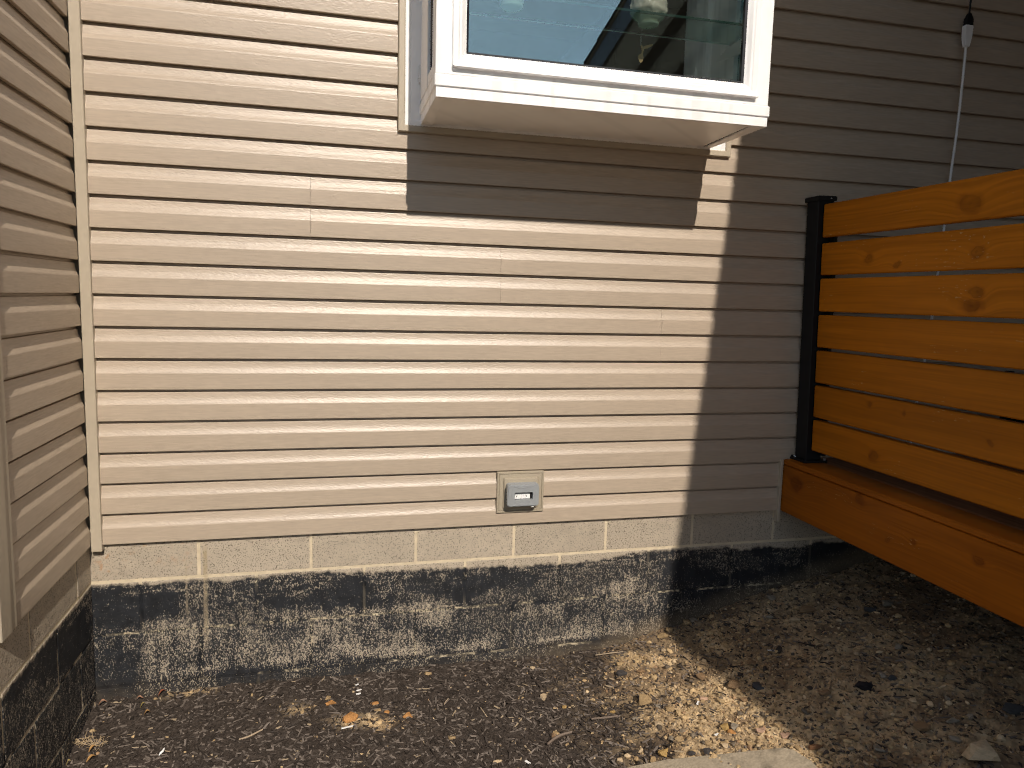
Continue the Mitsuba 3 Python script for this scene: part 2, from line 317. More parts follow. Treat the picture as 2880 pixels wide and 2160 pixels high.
ITEMS = [
    ('stone', 1.887, -0.058, 0.0418, 0.8, 20, 'tan', 'tan stone lying against the foundation where the sun ends'),
    ('stone', 2.021, 0.02, 0.0348, 0.85, 60, 'tan', 'tan stone leaning on the foundation beside the flat oval one'),
    ('stone', 2.053, -0.004, 0.0471, 0.6, 0, 'grey', 'flat grey oval stone against the foundation in the shade'),
    ('stone', 1.936, -0.025, 0.0342, 0.6, 10, 'tan', None),
    ('stone', 1.847, -0.165, 0.03, 0.75, -50, 'pale', 'pale angular stone on the sunlit tan gravel'),
    ('stone', 1.622, -0.243, 0.0425, 0.55, 0, 'dark', 'dark rectangular stone at the left edge of the sunlit gravel'),
    ('stone', 1.696, -0.265, 0.0324, 0.55, 10, 'brown', 'reddish brown stone in the middle of the sunlit gravel'),
    ('stone', 1.28, -0.292, 0.0371, 0.7, 40, 'pale', 'pale tan stone lying alone on the dark mulch'),
    ('stone', 1.625, -0.459, 0.0558, 0.85, -10, 'tan', 'big blocky tan stone between mulch and gravel'),
    ('stone', 1.67, -0.417, 0.0331, 0.5, 60, 'tan', None),
    ('stone', 1.668, -0.495, 0.0265, 0.6, 10, 'grey', None),
    ('stone', 1.816, -0.556, 0.0319, 0.55, -15, 'pink', 'pinkish oval stone beside a white plastic sliver'),
    ('stone', 2.009, -0.595, 0.057, 0.6, 75, 'slate', 'dark slate stone standing out of the shaded gravel'),
    ('stone', 1.943, -0.549, 0.0485, 0.75, -40, 'brown', 'brown striped stone left of the dark slate'),
    ('stone', 1.878, -0.425, 0.0432, 0.6, -55, 'brown', 'long tilted brown stone at the edge of the shadow'),
    ('stone', 1.61, -0.62, 0.0328, 0.6, -25, 'pale', 'pale wedge stone below the big blocky tan one'),
    ('stone', 1.614, -0.709, 0.0254, 0.75, 60, 'grey', None),
    ('stone', 1.633, -0.727, 0.0305, 0.8, -60, 'tan', None),
    ('stone', 1.564, -0.76, 0.0424, 0.7, 25, 'gold', 'yellowish stone near the edge of the paving slab'),
    ('stone', 1.792, -0.751, 0.0359, 0.7, 30, 'gold', 'golden brown stone leaning on a grey one'),
    ('stone', 1.819, -0.759, 0.0296, 0.65, 50, 'grey', 'grey stone touching the golden brown one'),
    ('stone', 1.874, -0.83, 0.032, 0.6, -25, 'pink', 'pinkish tan stone above the corner of the slab'),
    ('stone', 1.793, -0.788, 0.026, 0.7, -60, 'orange', 'orange tan stone just below the golden brown one'),
    ('stone', 1.501, -0.703, 0.0242, 0.7, 60, 'pale', None),
    ('stone', 2.004, -0.273, 0.028, 0.8, 60, 'brown', None),
    ('stone', 2.071, -0.455, 0.0349, 0.8, 70, 'brown', None),
    ('stone', 1.341, -0.364, 0.0188, 0.6, 0, 'gold', None),
    ('stone', 1.291, -0.094, 0.0243, 0.5, -40, 'pale', 'small pale chip standing in the mulch near the foundation'),
    ('stone', 1.742, -0.833, 0.0234, 0.7, 20, 'pale', None),
    ('stone', 1.678, -0.838, 0.0303, 0.8, 0, 'dark', 'blackish stone right above the slab edge'),
    ('stone', 1.803, -0.314, 0.021, 0.6, 45, 'pale', None),
    ('stone', 1.645, -0.17, 0.0295, 0.6, 0, 'tan', None),
    ('stone', 1.503, -0.444, 0.0254, 0.45, -35, 'gold', None),
    ('stone', 1.685, -0.55, 0.0305, 0.5, -40, 'tan', None),
    ('stone', 1.897, -0.357, 0.0246, 0.6, -10, 'tan', None),
    ('stone', 1.92, -0.65, 0.0278, 0.6, 10, 'brown', None),
    ('stone', 1.633, -0.815, 0.0244, 0.7, 20, 'dark', None),
    ('stone', 1.424, -0.714, 0.0229, 0.7, 20, 'pale', None),
    ('stone', 1.519, -0.768, 0.0256, 0.8, 60, 'tan', None),
    ('stone', 1.75, -0.652, 0.0219, 0.7, 0, 'tan', None),
    ('stone', 1.559, -0.529, 0.0248, 0.5, 0, 'grey', None),
    ('stone', 1.406, -0.425, 0.0196, 0.5, 0, 'tan', None),
    ('stone', 1.261, -0.514, 0.0243, 0.6, -50, 'tan', None),
    ('stone', 1.813, -0.863, 0.0274, 0.6, 30, 'tan', None),
    ('stone', 2.472, -0.235, 0.0731, 0.5, -5, 'brown', 'long brown stone half buried high on the shaded mound'),
    ('stone', 2.375, -0.285, 0.052, 0.4, -5, 'pale', 'pale lens shaped stone on the shaded mound'),
    ('stone', 2.563, -0.653, 0.0432, 0.55, 15, 'grey', 'pale grey stone in the middle of the shade'),
    ('stone', 2.701, -0.641, 0.0308, 0.8, 60, 'brown', None),
    ('stone', 2.297, -0.799, 0.0542, 0.65, -15, 'black', 'black angular stone in the middle of the shaded ground'),
    ('stone', 2.407, -0.803, 0.0306, 0.7, 10, 'slate', 'small dark slate stone right of the black one'),
    ('stone', 2.393, -0.774, 0.0276, 0.9, 60, 'grey', None),
    ('stone', 2.653, -0.387, 0.0449, 0.7, -30, 'slate', 'dark slate stone below the deck rim'),
    ('stone', 2.313, -1.04, 0.0415, 0.9, 60, 'brown', 'squarish brown stone left of the biggest rock'),
    ('stone', 2.363, -1.2, 0.0927, 0.85, -20, 'pale', 'biggest rock, tan and blocky, at the bottom edge'),
    ('stone', 2.356, -1.126, 0.0354, 0.5, -55, 'grey', 'grey oval stone just above the biggest rock'),
    ('stone', 2.139, -1.063, 0.0337, 0.75, -50, 'grey', 'grey stone in shade between slab and biggest rock'),
    ('stone', 2.414, -1.055, 0.0475, 0.35, -5, 'grey', None),
    ('stone', 2.745, -0.376, 0.0545, 0.5, 10, 'grey', None),
    ('stone', 1.931, -0.882, 0.0386, 0.5, -8, 'pink', 'pinkish flat stone resting beside the slab corner'),
    ('stone', 2.608, -1.094, 0.0645, 0.6, -20, 'slate', 'large dark stone at the right edge of the ground'),
    ('stone', 2.246, -1.167, 0.0325, 0.7, 30, 'brown', None),
    ('stone', 2.191, -1.156, 0.0279, 0.7, 30, 'brown', None),
    ('stone', 2.53, -1.085, 0.0297, 0.6, 20, 'brown', None),
    ('stone', 2.693, -0.74, 0.0229, 0.5, -30, 'grey', None),
    ('stone', 2.482, -0.757, 0.0246, 0.6, 0, 'tan', None),
    ('stone', 2.164, -0.764, 0.038, 0.6, -10, 'brown', None),
    ('stone', 2.398, -0.86, 0.0267, 0.6, -30, 'tan', None),
    ('stone', 2.491, -0.957, 0.0228, 0.6, 60, 'grey', None),
    ('stone', 2.405, -0.071, 0.0417, 0.8, 30, 'grey', None),
    ('stone', 2.313, -0.196, 0.0399, 0.4, -20, 'grey', None),
    ('stone', 2.066, -1.027, 0.0213, 0.6, 10, 'grey', None),
    ('stone', 2.107, -0.996, 0.0227, 0.6, 70, 'tan', None),
    ('stone', 2.078, -0.976, 0.0248, 0.4, -10, 'tan', None),
    ('stone', 1.97, -1.005, 0.0213, 0.6, 0, 'tan', None),
    ('stone', 1.926, -0.838, 0.0258, 0.6, -30, 'tan', None),
    ('stone', 0.542, -0.281, 0.0597, 0.6, 15, 'orange', 'biggest orange stone lying in the mulch beside a white sliver'),
    ('stone', 0.68, -0.267, 0.0206, 0.7, 0, 'orange', 'smallest orange stone, just above the sandy patch'),
    ('stone', 0.757, -0.292, 0.04, 0.55, 20, 'orange', 'orange stone at the right end of the sandy patch'),
    ('stone', 0.64, -0.201, 0.0292, 0.5, 15, 'orange', 'flat orange stone alone in the mulch'),
    ('stone', 0.479, -0.184, 0.0371, 0.45, 10, 'orange', 'orange brown stone in the mulch left of the sandy patch'),
    ('stone', 0.859, -0.053, 0.0313, 0.5, -5, 'tan', 'tan stone in the mulch right against the foundation'),
    ('stone', 0.649, -0.255, 0.0252, 0.5, 5, 'tan', None),
    ('stone', 0.897, -0.458, 0.0273, 0.45, 5, 'tan', None),
    ('stone', 0.468, -0.149, 0.0234, 0.6, 0, 'tan', None),
    ('plastic_scrap', 0.543, -0.326, 0.0582, 0.12, 12, 'white', 'long white plastic sliver beside the biggest orange stone'),
    ('plastic_scrap', 0.584, -0.121, 0.0215, 0.4, 15, 'white', 'upper of two white plastic flakes lying close together in the mulch'),
    ('plastic_scrap', 0.582, -0.141, 0.0202, 0.4, 10, 'white', 'lower of two white plastic flakes lying close together in the mulch'),
    ('plastic_scrap', 0.579, -0.082, 0.0145, 0.5, 30, 'white', 'small white plastic flake by the foundation above the pair of flakes'),
    ('plastic_scrap', 1.783, -0.572, 0.0249, 0.3, 50, 'white', 'white plastic sliver beside the pinkish oval stone'),
    ('plastic_scrap', 1.747, -0.77, 0.0209, 0.4, 20, 'white', 'white plastic scrap on the gravel above the slab'),
    ('plastic_scrap', 1.123, -0.637, 0.0239, 0.4, -60, 'white', 'white plastic strip at the bottom edge of the mulch'),
    ('plastic_scrap', 2.19, -0.412, 0.0406, 0.14, -15, 'white', 'thin white plastic strip on the shaded mound'),
    ('plastic_scrap', -0.066, -0.371, 0.0212, 0.3, 40, 'white', 'curled white plastic scrap in the mulch at bottom left'),
    ('fallen_leaf', -0.296, -0.297, 0.0258, 0.4, 40, 'leaf', 'upper of two orange leaves by the left foundation'),
    ('fallen_leaf', -0.288, -0.339, 0.0318, 0.4, 35, 'leaf', 'lower of two orange leaves by the left foundation'),
    ('fallen_leaf', -0.214, -0.028, 0.0288, 0.4, -5, 'leafpink', 'pinkish dry leaf at the foot of the black foundation'),
    ('fallen_leaf', -0.333, -0.045, 0.0283, 0.6, 10, 'leafpink', 'curled brown leaf in the inner corner of the foundation'),
    ('fallen_leaf', -0.166, -0.126, 0.0209, 0.6, 10, 'leaf', 'small tan leaf in the mulch near the inner corner'),
    ('fallen_leaf', -0.187, -0.089, 0.0198, 0.4, 20, 'leafyel', 'yellowish leaf above the small tan leaf'),
    ('fallen_leaf', -0.137, -0.017, 0.0291, 0.4, 25, 'leafred', 'reddish leaf against the black foundation'),
    ('fallen_leaf', -0.347, -0.361, 0.0157, 0.5, 20, 'leafyel', 'yellow leaf at the very bottom of the left foundation'),
    ('twig', 1.653, -0.073, 0.1586, 0.03, -5, 'twig', 'long thin twig lying across mulch and gravel'),
    ('twig', 1.262, -0.557, 0.1087, 0.09, 20, 'twigdk', 'bent grey stick in the mulch at the bottom'),
    ('twig', 0.906, -0.254, 0.0329, 0.08, 60, 'twig', 'short pale twig standing in the mulch'),
    ('twig', 1.454, -0.492, 0.0963, 0.08, 0, 'twigdk', 'dark weathered stick lying left of the big blocky stone'),
    ('twig', -0.055, -0.351, 0.0421, 0.1, -45, 'twig', 'pale stick beside the curled white scrap'),
    ('twig', 0.209, -0.321, 0.0807, 0.08, 15, 'twig', 'long grey stick in the mulch under the foundation'),
    ('wood_offcut', 1.975, -0.979, 0.049, 0.22, -2, 'wood', 'small brown wood offcut beside the slab corner'),
]

# ------------------------------------------------------------------ ground
def sp_(t):
    return np.logaddexp(0, t * 12) / 12


def ground_z(x, y):
    f = np.clip(-y, 0, 1.4)
    m = 0.262 * sp_(x - 1.66 + 0.52 * f * f / (f + 0.25)) * (1 - 0.15 * np.clip(x - 2.4, 0, 1))
    m = np.minimum(m, 0.40) * np.exp(-(f / 2.1) ** 2)
    return -0.447 - 0.085 * f * (1 - 0.6 * np.clip((x - 0.9) / 0.8, 0, 1)) + m


def nz(x, y, f, seed=0, o=4):
    return meshkit.fbm(np.stack([x * f, y * f, 0 * x + seed], -1), o, seed)


def gravel_mask(x, y):
    n = nz(x, y, 2.6, 5)
    g = np.clip((x + 0.55 * (n - 0.5) + 0.06 * np.clip(-y, 0, 1) - 1.37) / 0.42, 0, 1)
    brown = np.clip((nz(x, y, 4.2, 9) - 0.50) / 0.08, 0, 1)
    g = g * (1 - 0.75 * brown * np.clip((x - 1.3) / 0.3, 0, 1))
    g = g * (1 - 0.45 * np.clip((x - 2.05 - 0.2 * (n - 0.5)) / 0.3, 0, 1))
    s = np.exp(-(((x - 0.62) / 0.11) ** 2 + ((y + 0.315 + 0.25 * (x - 0.62)) / 0.035) ** 2)) * 1.5 * nz(x, y, 14, 3) * 1.3
    s += np.exp(-(((x + 0.03) / 0.07) ** 2 + ((y + 0.02) / 0.022) ** 2)) * 1.1
    s += 0.6 * np.exp(-(((x - 0.36) / 0.05) ** 2 + ((y + 0.19) / 0.03) ** 2))
    return np.clip(g + s, 0, 1)


SAND, MULCH, DIRT = np.array([0.55, 0.415, 0.245]), np.array([0.050, 0.040, 0.033]), np.array([0.22, 0.155, 0.095])


def soil_colour(x, y):
    g = gravel_mask(x, y)[..., None]
    fine = meshkit.noise(np.stack([x * 140, y * 140, 0 * x], -1), 4)[..., None]
    tan = DIRT + (SAND - DIRT) * np.clip((nz(x, y, 7, 13) - 0.36) / 0.22, 0, 1)[..., None]
    east = np.clip((x - 1.5) / 0.6, 0, 1)[..., None]
    c = (MULCH * (1 - east) + DIRT * 0.8 * east) * (1 - g) + tan * g
    return c * (0.62 + 0.76 * fine)


def axis(dense0, dense1, step, far0, far1):
    a = list(np.arange(dense0, dense1 + 1e-9, step))
    lo, hi, d = [dense0], [dense1], step
    while lo[-1] > far0:
        d *= 1.35
        lo.append(lo[-1] - d)
    d = step
    while hi[-1] < far1:
        d *= 1.35
        hi.append(hi[-1] + d)
    return np.array(lo[:0:-1] + a + hi[1:])


gx, gy = axis(-0.5, 3.3, 0.008, -90, 90), axis(-1.6, 0.1, 0.008, -90, 60)
X, Y = np.meshgrid(gx, gy)
Z = ground_z(np.clip(X, -3, 4), np.clip(Y, -2, 0.1))
near = np.exp(-np.maximum(0, np.abs(X - 1.4) - 2) ** 2 - np.maximum(0, np.abs(Y + 0.7) - 1) ** 2)
Z = Z + near * (0.030 * (nz(X, Y, 5, 1) - 0.5) + 0.022 * (nz(X, Y, 24, 2) - 0.5) + 0.006 * (meshkit.noise(np.stack([X * 80, Y * 80, 0 * X], -1)) - 0.5))
C = soil_colour(np.clip(X, -3, 4), np.clip(Y, -3, 1))
yard = np.clip((np.hypot(np.maximum(0, np.abs(X - 1.4) - 2), np.maximum(0, -Y - 1.7)) - 0.3) / 1.0, 0, 1)[..., None]
C = C * (1 - yard) + yard * (np.array([0.19, 0.16, 0.125]) * (0.7 + 0.6 * meshkit.noise(np.stack([X * 3, Y * 3, 0 * X], -1))[..., None]))  # yard out of view, its tone set to bounce light into the shade
h, w = X.shape
idx = np.arange(h * w).reshape(h, w)
quads = np.stack([idx[:-1, :-1], idx[:-1, 1:], idx[1:, 1:], idx[1:, :-1]], -1).reshape(-1, 4)
V = np.stack([X, Y, Z], -1).reshape(-1, 3)
put('ground', (V, quads), 'soil', True, color=C.reshape(-1, 3))
labels['ground'] = {'label': 'sloping bed of dark mulch and tan dirt along the foundation', 'kind': 'structure'}
from scipy.interpolate import RegularGridInterpolator
_gi = RegularGridInterpolator((gy, gx), Z)


def gz(x, y):
    return _gi(np.stack([np.asarray(y, float), np.asarray(x, float)], -1))


def scatter(n, accept, size, verts, faces, colour, lift, tilt, seed):
    """n copies of a unit piece (verts, faces) on the ground, scaled by size (n, 3), turned at random; colour (n, 3)."""
    r = np.random.default_rng(seed)
    x, y = r.uniform(-0.37, 3.25, n * 3), r.uniform(-1.38, 0.0, n * 3)
    keep = np.nonzero(r.uniform(size=n * 3) < accept(x, y))[0][:n]
    x, y = x[keep], y[keep]
    n = len(x)
    S = size(r, n)
    yaw, a, b = r.uniform(0, 2 * np.pi, n), r.normal(0, tilt, n), r.normal(0, tilt, n)
    jit = 1 + r.uniform(-0.28, 0.28, (n, len(verts), 3))
    P = verts[None] * jit * S[:, None, :]
    ca, sa, cb, sb, cy, sy = np.cos(a), np.sin(a), np.cos(b), np.sin(b), np.cos(yaw), np.sin(yaw)
    Px, Py, Pz = P[..., 0], P[..., 1], P[..., 2]
    Py, Pz = Py * ca[:, None] - Pz * sa[:, None], Py * sa[:, None] + Pz * ca[:, None]
    Px, Pz = Px * cb[:, None] - Pz * sb[:, None], Px * sb[:, None] + Pz * cb[:, None]
    Px, Py = Px * cy[:, None] - Py * sy[:, None], Px * sy[:, None] + Py * cy[:, None]
    base = gz(x, y) + lift * S[:, 2]
    Q = np.stack([Px + x[:, None], np.minimum(Py + y[:, None], -0.001), Pz + base[:, None]], -1)
    col = np.repeat(colour(r, n, x, y)[:, None], len(verts), 1)
    F = (faces[None] + (np.arange(n) * len(verts))[:, None, None]).reshape(-1, 3)
    return (Q.reshape(-1, 3), F), col.reshape(-1, 3)


prism = trimesh.creation.box((1, 1, 1))
pv, pf = np.array(prism.vertices), np.array(prism.faces)
pv = pv * np.where(pv[:, :1] > 0, [1, 0.55, 0.8], [1, 1, 1])
ico = trimesh.creation.icosahedron()
iv, jf = np.array(ico.vertices) * 0.5, np.array(ico.faces)


def chip_colour(r, n, x, y):
    k = r.uniform(size=n)
    c = MULCH * (0.55 + 0.9 * r.uniform(size=(n, 1)))
    grey = np.array([0.155, 0.130, 0.110]) * (0.6 + 0.8 * r.uniform(size=(n, 1)))
    c = np.where((k > 0.74)[:, None], grey, c)
    c = np.where(((x > 1.6) & (k < 0.5))[:, None], DIRT * (0.5 + 0.9 * r.uniform(size=(n, 1))), c)
    return np.where((k > 0.982)[:, None], np.array([0.36, 0.285, 0.19]), c)


m, c = scatter(30000, lambda x, y: (1.0 - 0.90 * gravel_mask(x, y)) * (1 - 0.55 * np.clip((x - 1.5) / 0.5, 0, 1)), lambda r, n: np.stack([np.clip(r.lognormal(-4.05, 0.55, n), 0.006, 0.065), r.uniform(0.003, 0.0085, n), r.uniform(0.0012, 0.004, n)], -1), pv, pf, chip_colour, 0.55, 0.20, 1)
put('wood_mulch', m, 'chips', False, color=c)
labels['wood_mulch'] = {'label': 'dark shredded wood mulch covering the bed along the foundation', 'category': 'mulch', 'kind': 'stuff'}


def pebble_colour(r, n, x, y):
    pal = np.array([[0.47, 0.34, 0.18], [0.36, 0.25, 0.13], [0.27, 0.19, 0.11], [0.52, 0.40, 0.25], [0.20, 0.165, 0.125], [0.05, 0.045, 0.042], [0.33, 0.20, 0.11]])
    c = 1.02 * pal[r.choice(7, n, p=[0.26, 0.20, 0.15, 0.13, 0.10, 0.10, 0.06])]
    soil = np.where((x > 1.95)[:, None], DIRT, 0.6 * SAND + 0.4 * DIRT)
    k = np.where((x > 1.95)[:, None], 0.9, 0.82)
    c = np.where(((x > 1.9) & (r.uniform(size=n) < 0.13))[:, None], np.array([0.03, 0.028, 0.027]), c)
    return (k * c + (1 - k) * soil) * (0.70 + 0.50 * r.uniform(size=(n, 1)))


m, c = scatter(24000, lambda x, y: 0.010 + 0.99 * gravel_mask(x, y) ** 1.3, lambda r, n: np.clip(r.lognormal(-5.05, 0.55, (n, 1)), 0.003, 0.032) * r.uniform([0.7, 0.5, 0.35], [1.4, 1.0, 0.8], (n, 3)), iv, jf, pebble_colour, 0.2, 0.3, 2)
put('gravel', m, 'pebbles', False, color=c)
labels['gravel'] = {'label': 'tan gravel and crumbs of stone heaped towards the deck', 'category': 'gravel', 'kind': 'stuff'}

# ------------------------------------------------------------------ foundation of concrete blocks
def block(u0, u1, z0, z1, depth, axis_, seed):
    """A block with chamfered, slightly uneven edges; its face at 0, body behind it."""
    r = np.random.default_rng(seed)
    c = 0.0025
    pts = []
    for a, (u, su) in enumerate(((u0, 1), (u1, -1))):
        for b, (z, sz) in enumerate(((z0, 1), (z1, -1))):
            d = r.uniform(-0.0008, 0.0008)
            pts += [(u + su * c, d, z + sz * c), (u, d + c, z + sz * c), (u + su * c, d + c, z), (u, depth, z)]
    pts = np.array(pts)
    m = hull(pts)
    if axis_ == 'y':
        v = m.vertices.copy()
        m = trimesh.Trimesh(np.stack([-0.366 - v[:, 1], v[:, 0], v[:, 2]], -1), m.faces[:, ::-1], process=False)
        m.fix_normals()
    return m


fw = thing('foundation_wall', 'long concrete block foundation under the sunlit siding, its lower courses blotched with worn black coating', 'foundation wall')
put(fw + '__mortar', box(-0.5, 8.0, 0.0016, 0.19, -0.9, 0.20), 'mortar')
j = 0.0048
for row in range(4):
    z1, z0 = 0.2032 * (1 - row) - j, -0.2032 * row + j
    off = 0.0 if row % 2 == 0 else 0.2032
    for k in range(-2, 9):
        u0, u1 = max(0.4064 * k + off + j, -0.372), 0.4064 * (k + 1) + off - j
        if u1 - u0 < 0.03:
            continue
        put(fw + '__block', block(u0, u1, z0, z1, 0.16, 'x', row * 50 + k + 5), 'block')
fs = thing('foundation_wall', 'shaded concrete block foundation at the left, almost all black below its top course', 'foundation wall')
put(fs + '__mortar', box(-0.56, -0.3676, -0.80, -0.002, -0.9, 0.20), 'mortar_side')
for row in range(4):
    z1, z0 = 0.2032 * (1 - row) - j, -0.2032 * row + j
    for k in range(-3, 1):
        u1 = -0.150 + 0.4064 * k - (0 if row % 2 == 0 else 0.2032) - j + 0.4064
        u0, u1 = max(u1 - 0.4064 + 2 * j, -0.80), min(u1, -0.001)
        if u1 - u0 < 0.03:
            continue
        put(fs + '__block', block(u0, u1, z0, z1, 0.16, 'y', row * 50 + k + 900), 'block_side')

put(fs + '__mortar', box(-3.2, -0.57, -0.7984, -0.60, -0.9, 0.20), 'mortar')
for row in range(4):
    z1, z0 = 0.2032 * (1 - row) - j, -0.2032 * row + j
    for k in range(7):
        u1 = -0.536 - 0.4064 * k + (0.2032 if row % 2 and k else 0)
        u0 = -0.536 - 0.4064 * (k + 1) + (0.2032 if row % 2 else 0) + 2 * j
        m = block(u0, u1, z0, z1, 0.16, 'x', row * 50 + k + 1700)
        m.apply_translation((0, -0.80, 0))
        put(fs + '__block', m, 'block')

# ------------------------------------------------------------------ siding
E_, Z0, D_ = 0.1127, 0.1491, 0.020
PROF = [(0.0005, D_ - 0.0145), (-0.0005, D_ - 0.002), (0.0005, D_ - 0.0003), (0.003, D_), (0.056, D_), (0.0605, D_ - 0.0008), (0.067, D_ - 0.0038), (0.076, D_ - 0.0072), (0.087, D_ - 0.0098), (0.097, D_ - 0.0108), (0.1015, D_ - 0.0118), (0.1035, D_ - 0.020), (0.1165, D_ - 0.0215)]


def panel(course, u0, u1, place, proud=0.0, rows=2, seed=0):
    """Two courses of vinyl siding from u0 to u1; place(u, d, z) gives points from the distance d out of the wall."""
    ms = []
    n = max(2, int((u1 - u0) / 0.11) + 1)
    us = np.linspace(u0, u1, n)
    for k in range(rows):
        zb = Z0 + (course + k) * E_
        v = []
        for u in us:
            wav = meshkit.fbm(np.array([u * 2.2 + seed, (course + k) * 1.7, 0.3]), 3, 5) - 0.5
            lift = meshkit.noise(np.array([u * 1.1, (course + k) * 3.3 + 9, 1.1]), 8) - 0.5
            for z, d in PROF:
                v.append(place(u, d + proud + 0.0016 * wav, zb + z + 0.0012 * lift))
        q = len(PROF)
        f = [[i * q + m_, (i + 1) * q + m_, (i + 1) * q + m_ + 1, i * q + m_ + 1] for i in range(n - 1) for m_ in range(q - 1)]
        # closed ends, one plastic thickness deep
        base = len(v)
        for u in (us[0], us[-1]):
            for z, d in PROF:
                v.append(place(u, d + proud - 0.0022, zb + z))
        for e, i in ((0, 0), (1, n - 1)):
            for m_ in range(q - 1):
                f.append([i * q + m_, i * q + m_ + 1, base + e * q + m_ + 1, base + e * q + m_])
        ms.append(trimesh.Trimesh(np.array(v), trimesh.geometry.triangulate_quads(f), process=False))
    return cat(ms)


main_place = lambda u, d, z: (u, -d, z)
side_place = lambda u, d, z: (-0.374 + d, u, z)
hw = thing('house_wall', 'wide wall of sunlit tan vinyl siding with the bay window and the grey outlet box', 'wall')
TOP = 36
put(hw + '__sheathing', cat([box(-0.5, 0.83, 0.006, 0.10, 0.204, 4.3), box(1.98, 8.0, 0.006, 0.10, 0.204, 4.3), box(0.83, 1.98, 0.006, 0.10, 0.204, 1.735), box(0.83, 1.98, 0.006, 0.10, 2.83, 4.3)]), 'trim_tan')
SPL = {6: 1.829, 8: 1.132, 10: 0.414}
for c0 in range(0, TOP, 2):
    end = 2.436 if c0 == 0 else 7.9
    segs = [(-0.322, end)]
    if 14 <= c0 <= 22:
        segs = [(-0.322, 0.742), (2.078, end)]
    elif c0 == 12 or c0 == 24:
        segs = [(-0.322, 4.3), (4.3, end)]
    elif c0 in SPL:
        s = SPL[c0]
        segs = [(-0.322, s - 0.0005), (s + 0.0005, 5.2), (5.2, end)]
    elif c0:
        segs = [(-0.322, 3.9 + 0.3 * (c0 % 6)), (3.9 + 0.3 * (c0 % 6), end)]
    for i, (a, b) in enumerate(segs):
        put(hw + '__siding_panel', panel(c0, a, b, main_place, 0.0011 if (i == 0 and c0 in SPL) else 0.0, seed=c0 * 3 + i), 'siding', 22)
put(hw + '__corner_post', cat([cbox(-0.352, -0.317, -0.034, 0.002, 0.128, 4.3, 0.0015), box(-0.353, -0.349, -0.030, 0.002, 0.13, 4.3)]), 'trim_tan')
put(hw + '__end_trim', cbox(2.436, 2.449, -0.030, 0.001, 0.098, 0.385, 0.0012), 'trim_tan')

put(hw + '__unseen_return_wall', box(5.35, 5.5, -5.4, -0.05, -0.6, 4.2), 'siding')  # out of view, placed to darken the siding under the porch
sw = thing('house_wall', 'short shaded wall of tan vinyl siding jutting forward at the left', 'wall')
put(sw + '__sheathing', box(-3.2, -0.3785, -0.757, -0.001, 0.204, 4.3), 'trim_tan')
for c0 in range(0, TOP, 2):
    put(sw + '__siding_panel', panel(c0, -0.72, -0.033, side_place, seed=70 + c0), 'siding', 22)
for c0 in range(0, TOP, 2):
    put(sw + '__siding_panel', panel(c0, -3.15, -0.452, lambda u, d, z: (u, -0.763 - d, z), seed=170 + c0), 'siding', 22)
put(sw + '__corner_post', cat([cbox(-0.374, -0.346, -0.783, -0.718, 0.148, 4.3, 0.002), box(-0.374, -0.3492, -0.7175, -0.680, 0.150, 4.3), cbox(-0.46, -0.3745, -0.786, -0.770, 0.148, 4.3, 0.002)]), 'trim_tan')

# ------------------------------------------------------------------ bay window
bw = thing('bay_window', 'white box shaped garden window projecting from the sunlit siding', 'window')
FY = -0.435
put(bw + '__casing', ring(0.727, 2.094, 1.673, 2.89, [(0, 0.0), (0, -0.033), (0.003, -0.0365), (0.021, -0.0365), (0.0245, -0.033), (0.0245, 0.0)]), 'trim_tan', 30)
put(bw + '__flange', ring(0.752, 2.069, 1.698, 2.865, [(0, 0.0), (0, -0.030), (0.006, -0.032), (0.018, -0.032), (0.021, -0.029), (0.058, -0.029), (0.060, 0.0)]), 'white_vinyl', 30)
# front
fr = put(bw + '__frame', ring(0.808, 2.000, 1.7745, 2.80, [(0, -0.385), (0, FY + 0.002), (0.002, FY), (0.052, FY), (0.053, FY + 0.004), (0.053, -0.385)]), 'white_vinyl', 30)
put(bw + '__sash', cat([
    ring(0.8605, 1.9475, 1.797, 2.748, [(0, -0.40), (0, FY - 0.006), (0.003, FY - 0.009), (0.020, FY - 0.009), (0.024, FY - 0.006), (0.030, FY - 0.0055), (0.043, FY + 0.004), (0.047, FY + 0.006), (0.047, -0.40)]),
    hull([(0.879, FY - 0.004, 1.7945), (1.949, FY - 0.004, 1.7945), (0.866, FY - 0.019, 1.797), (1.949, FY - 0.019, 1.797), (0.862, FY - 0.004, 1.806), (1.948, FY - 0.004, 1.806), (0.862, FY - 0.017, 1.801), (1.948, FY - 0.017, 1.801)])]), 'white_vinyl', 30)
put(bw + '__gasket', ring(0.9072, 1.9008, 1.8437, 2.701, [(0, -0.41), (0, FY + 0.0065), (0.008, FY + 0.0105), (0.008, -0.41)]), 'gasket_and_gap_dark')
put(bw + '__front_pane', box(0.910, 1.898, -0.4232, -0.4230, 1.8455, 2.6995), 'pane_glass')
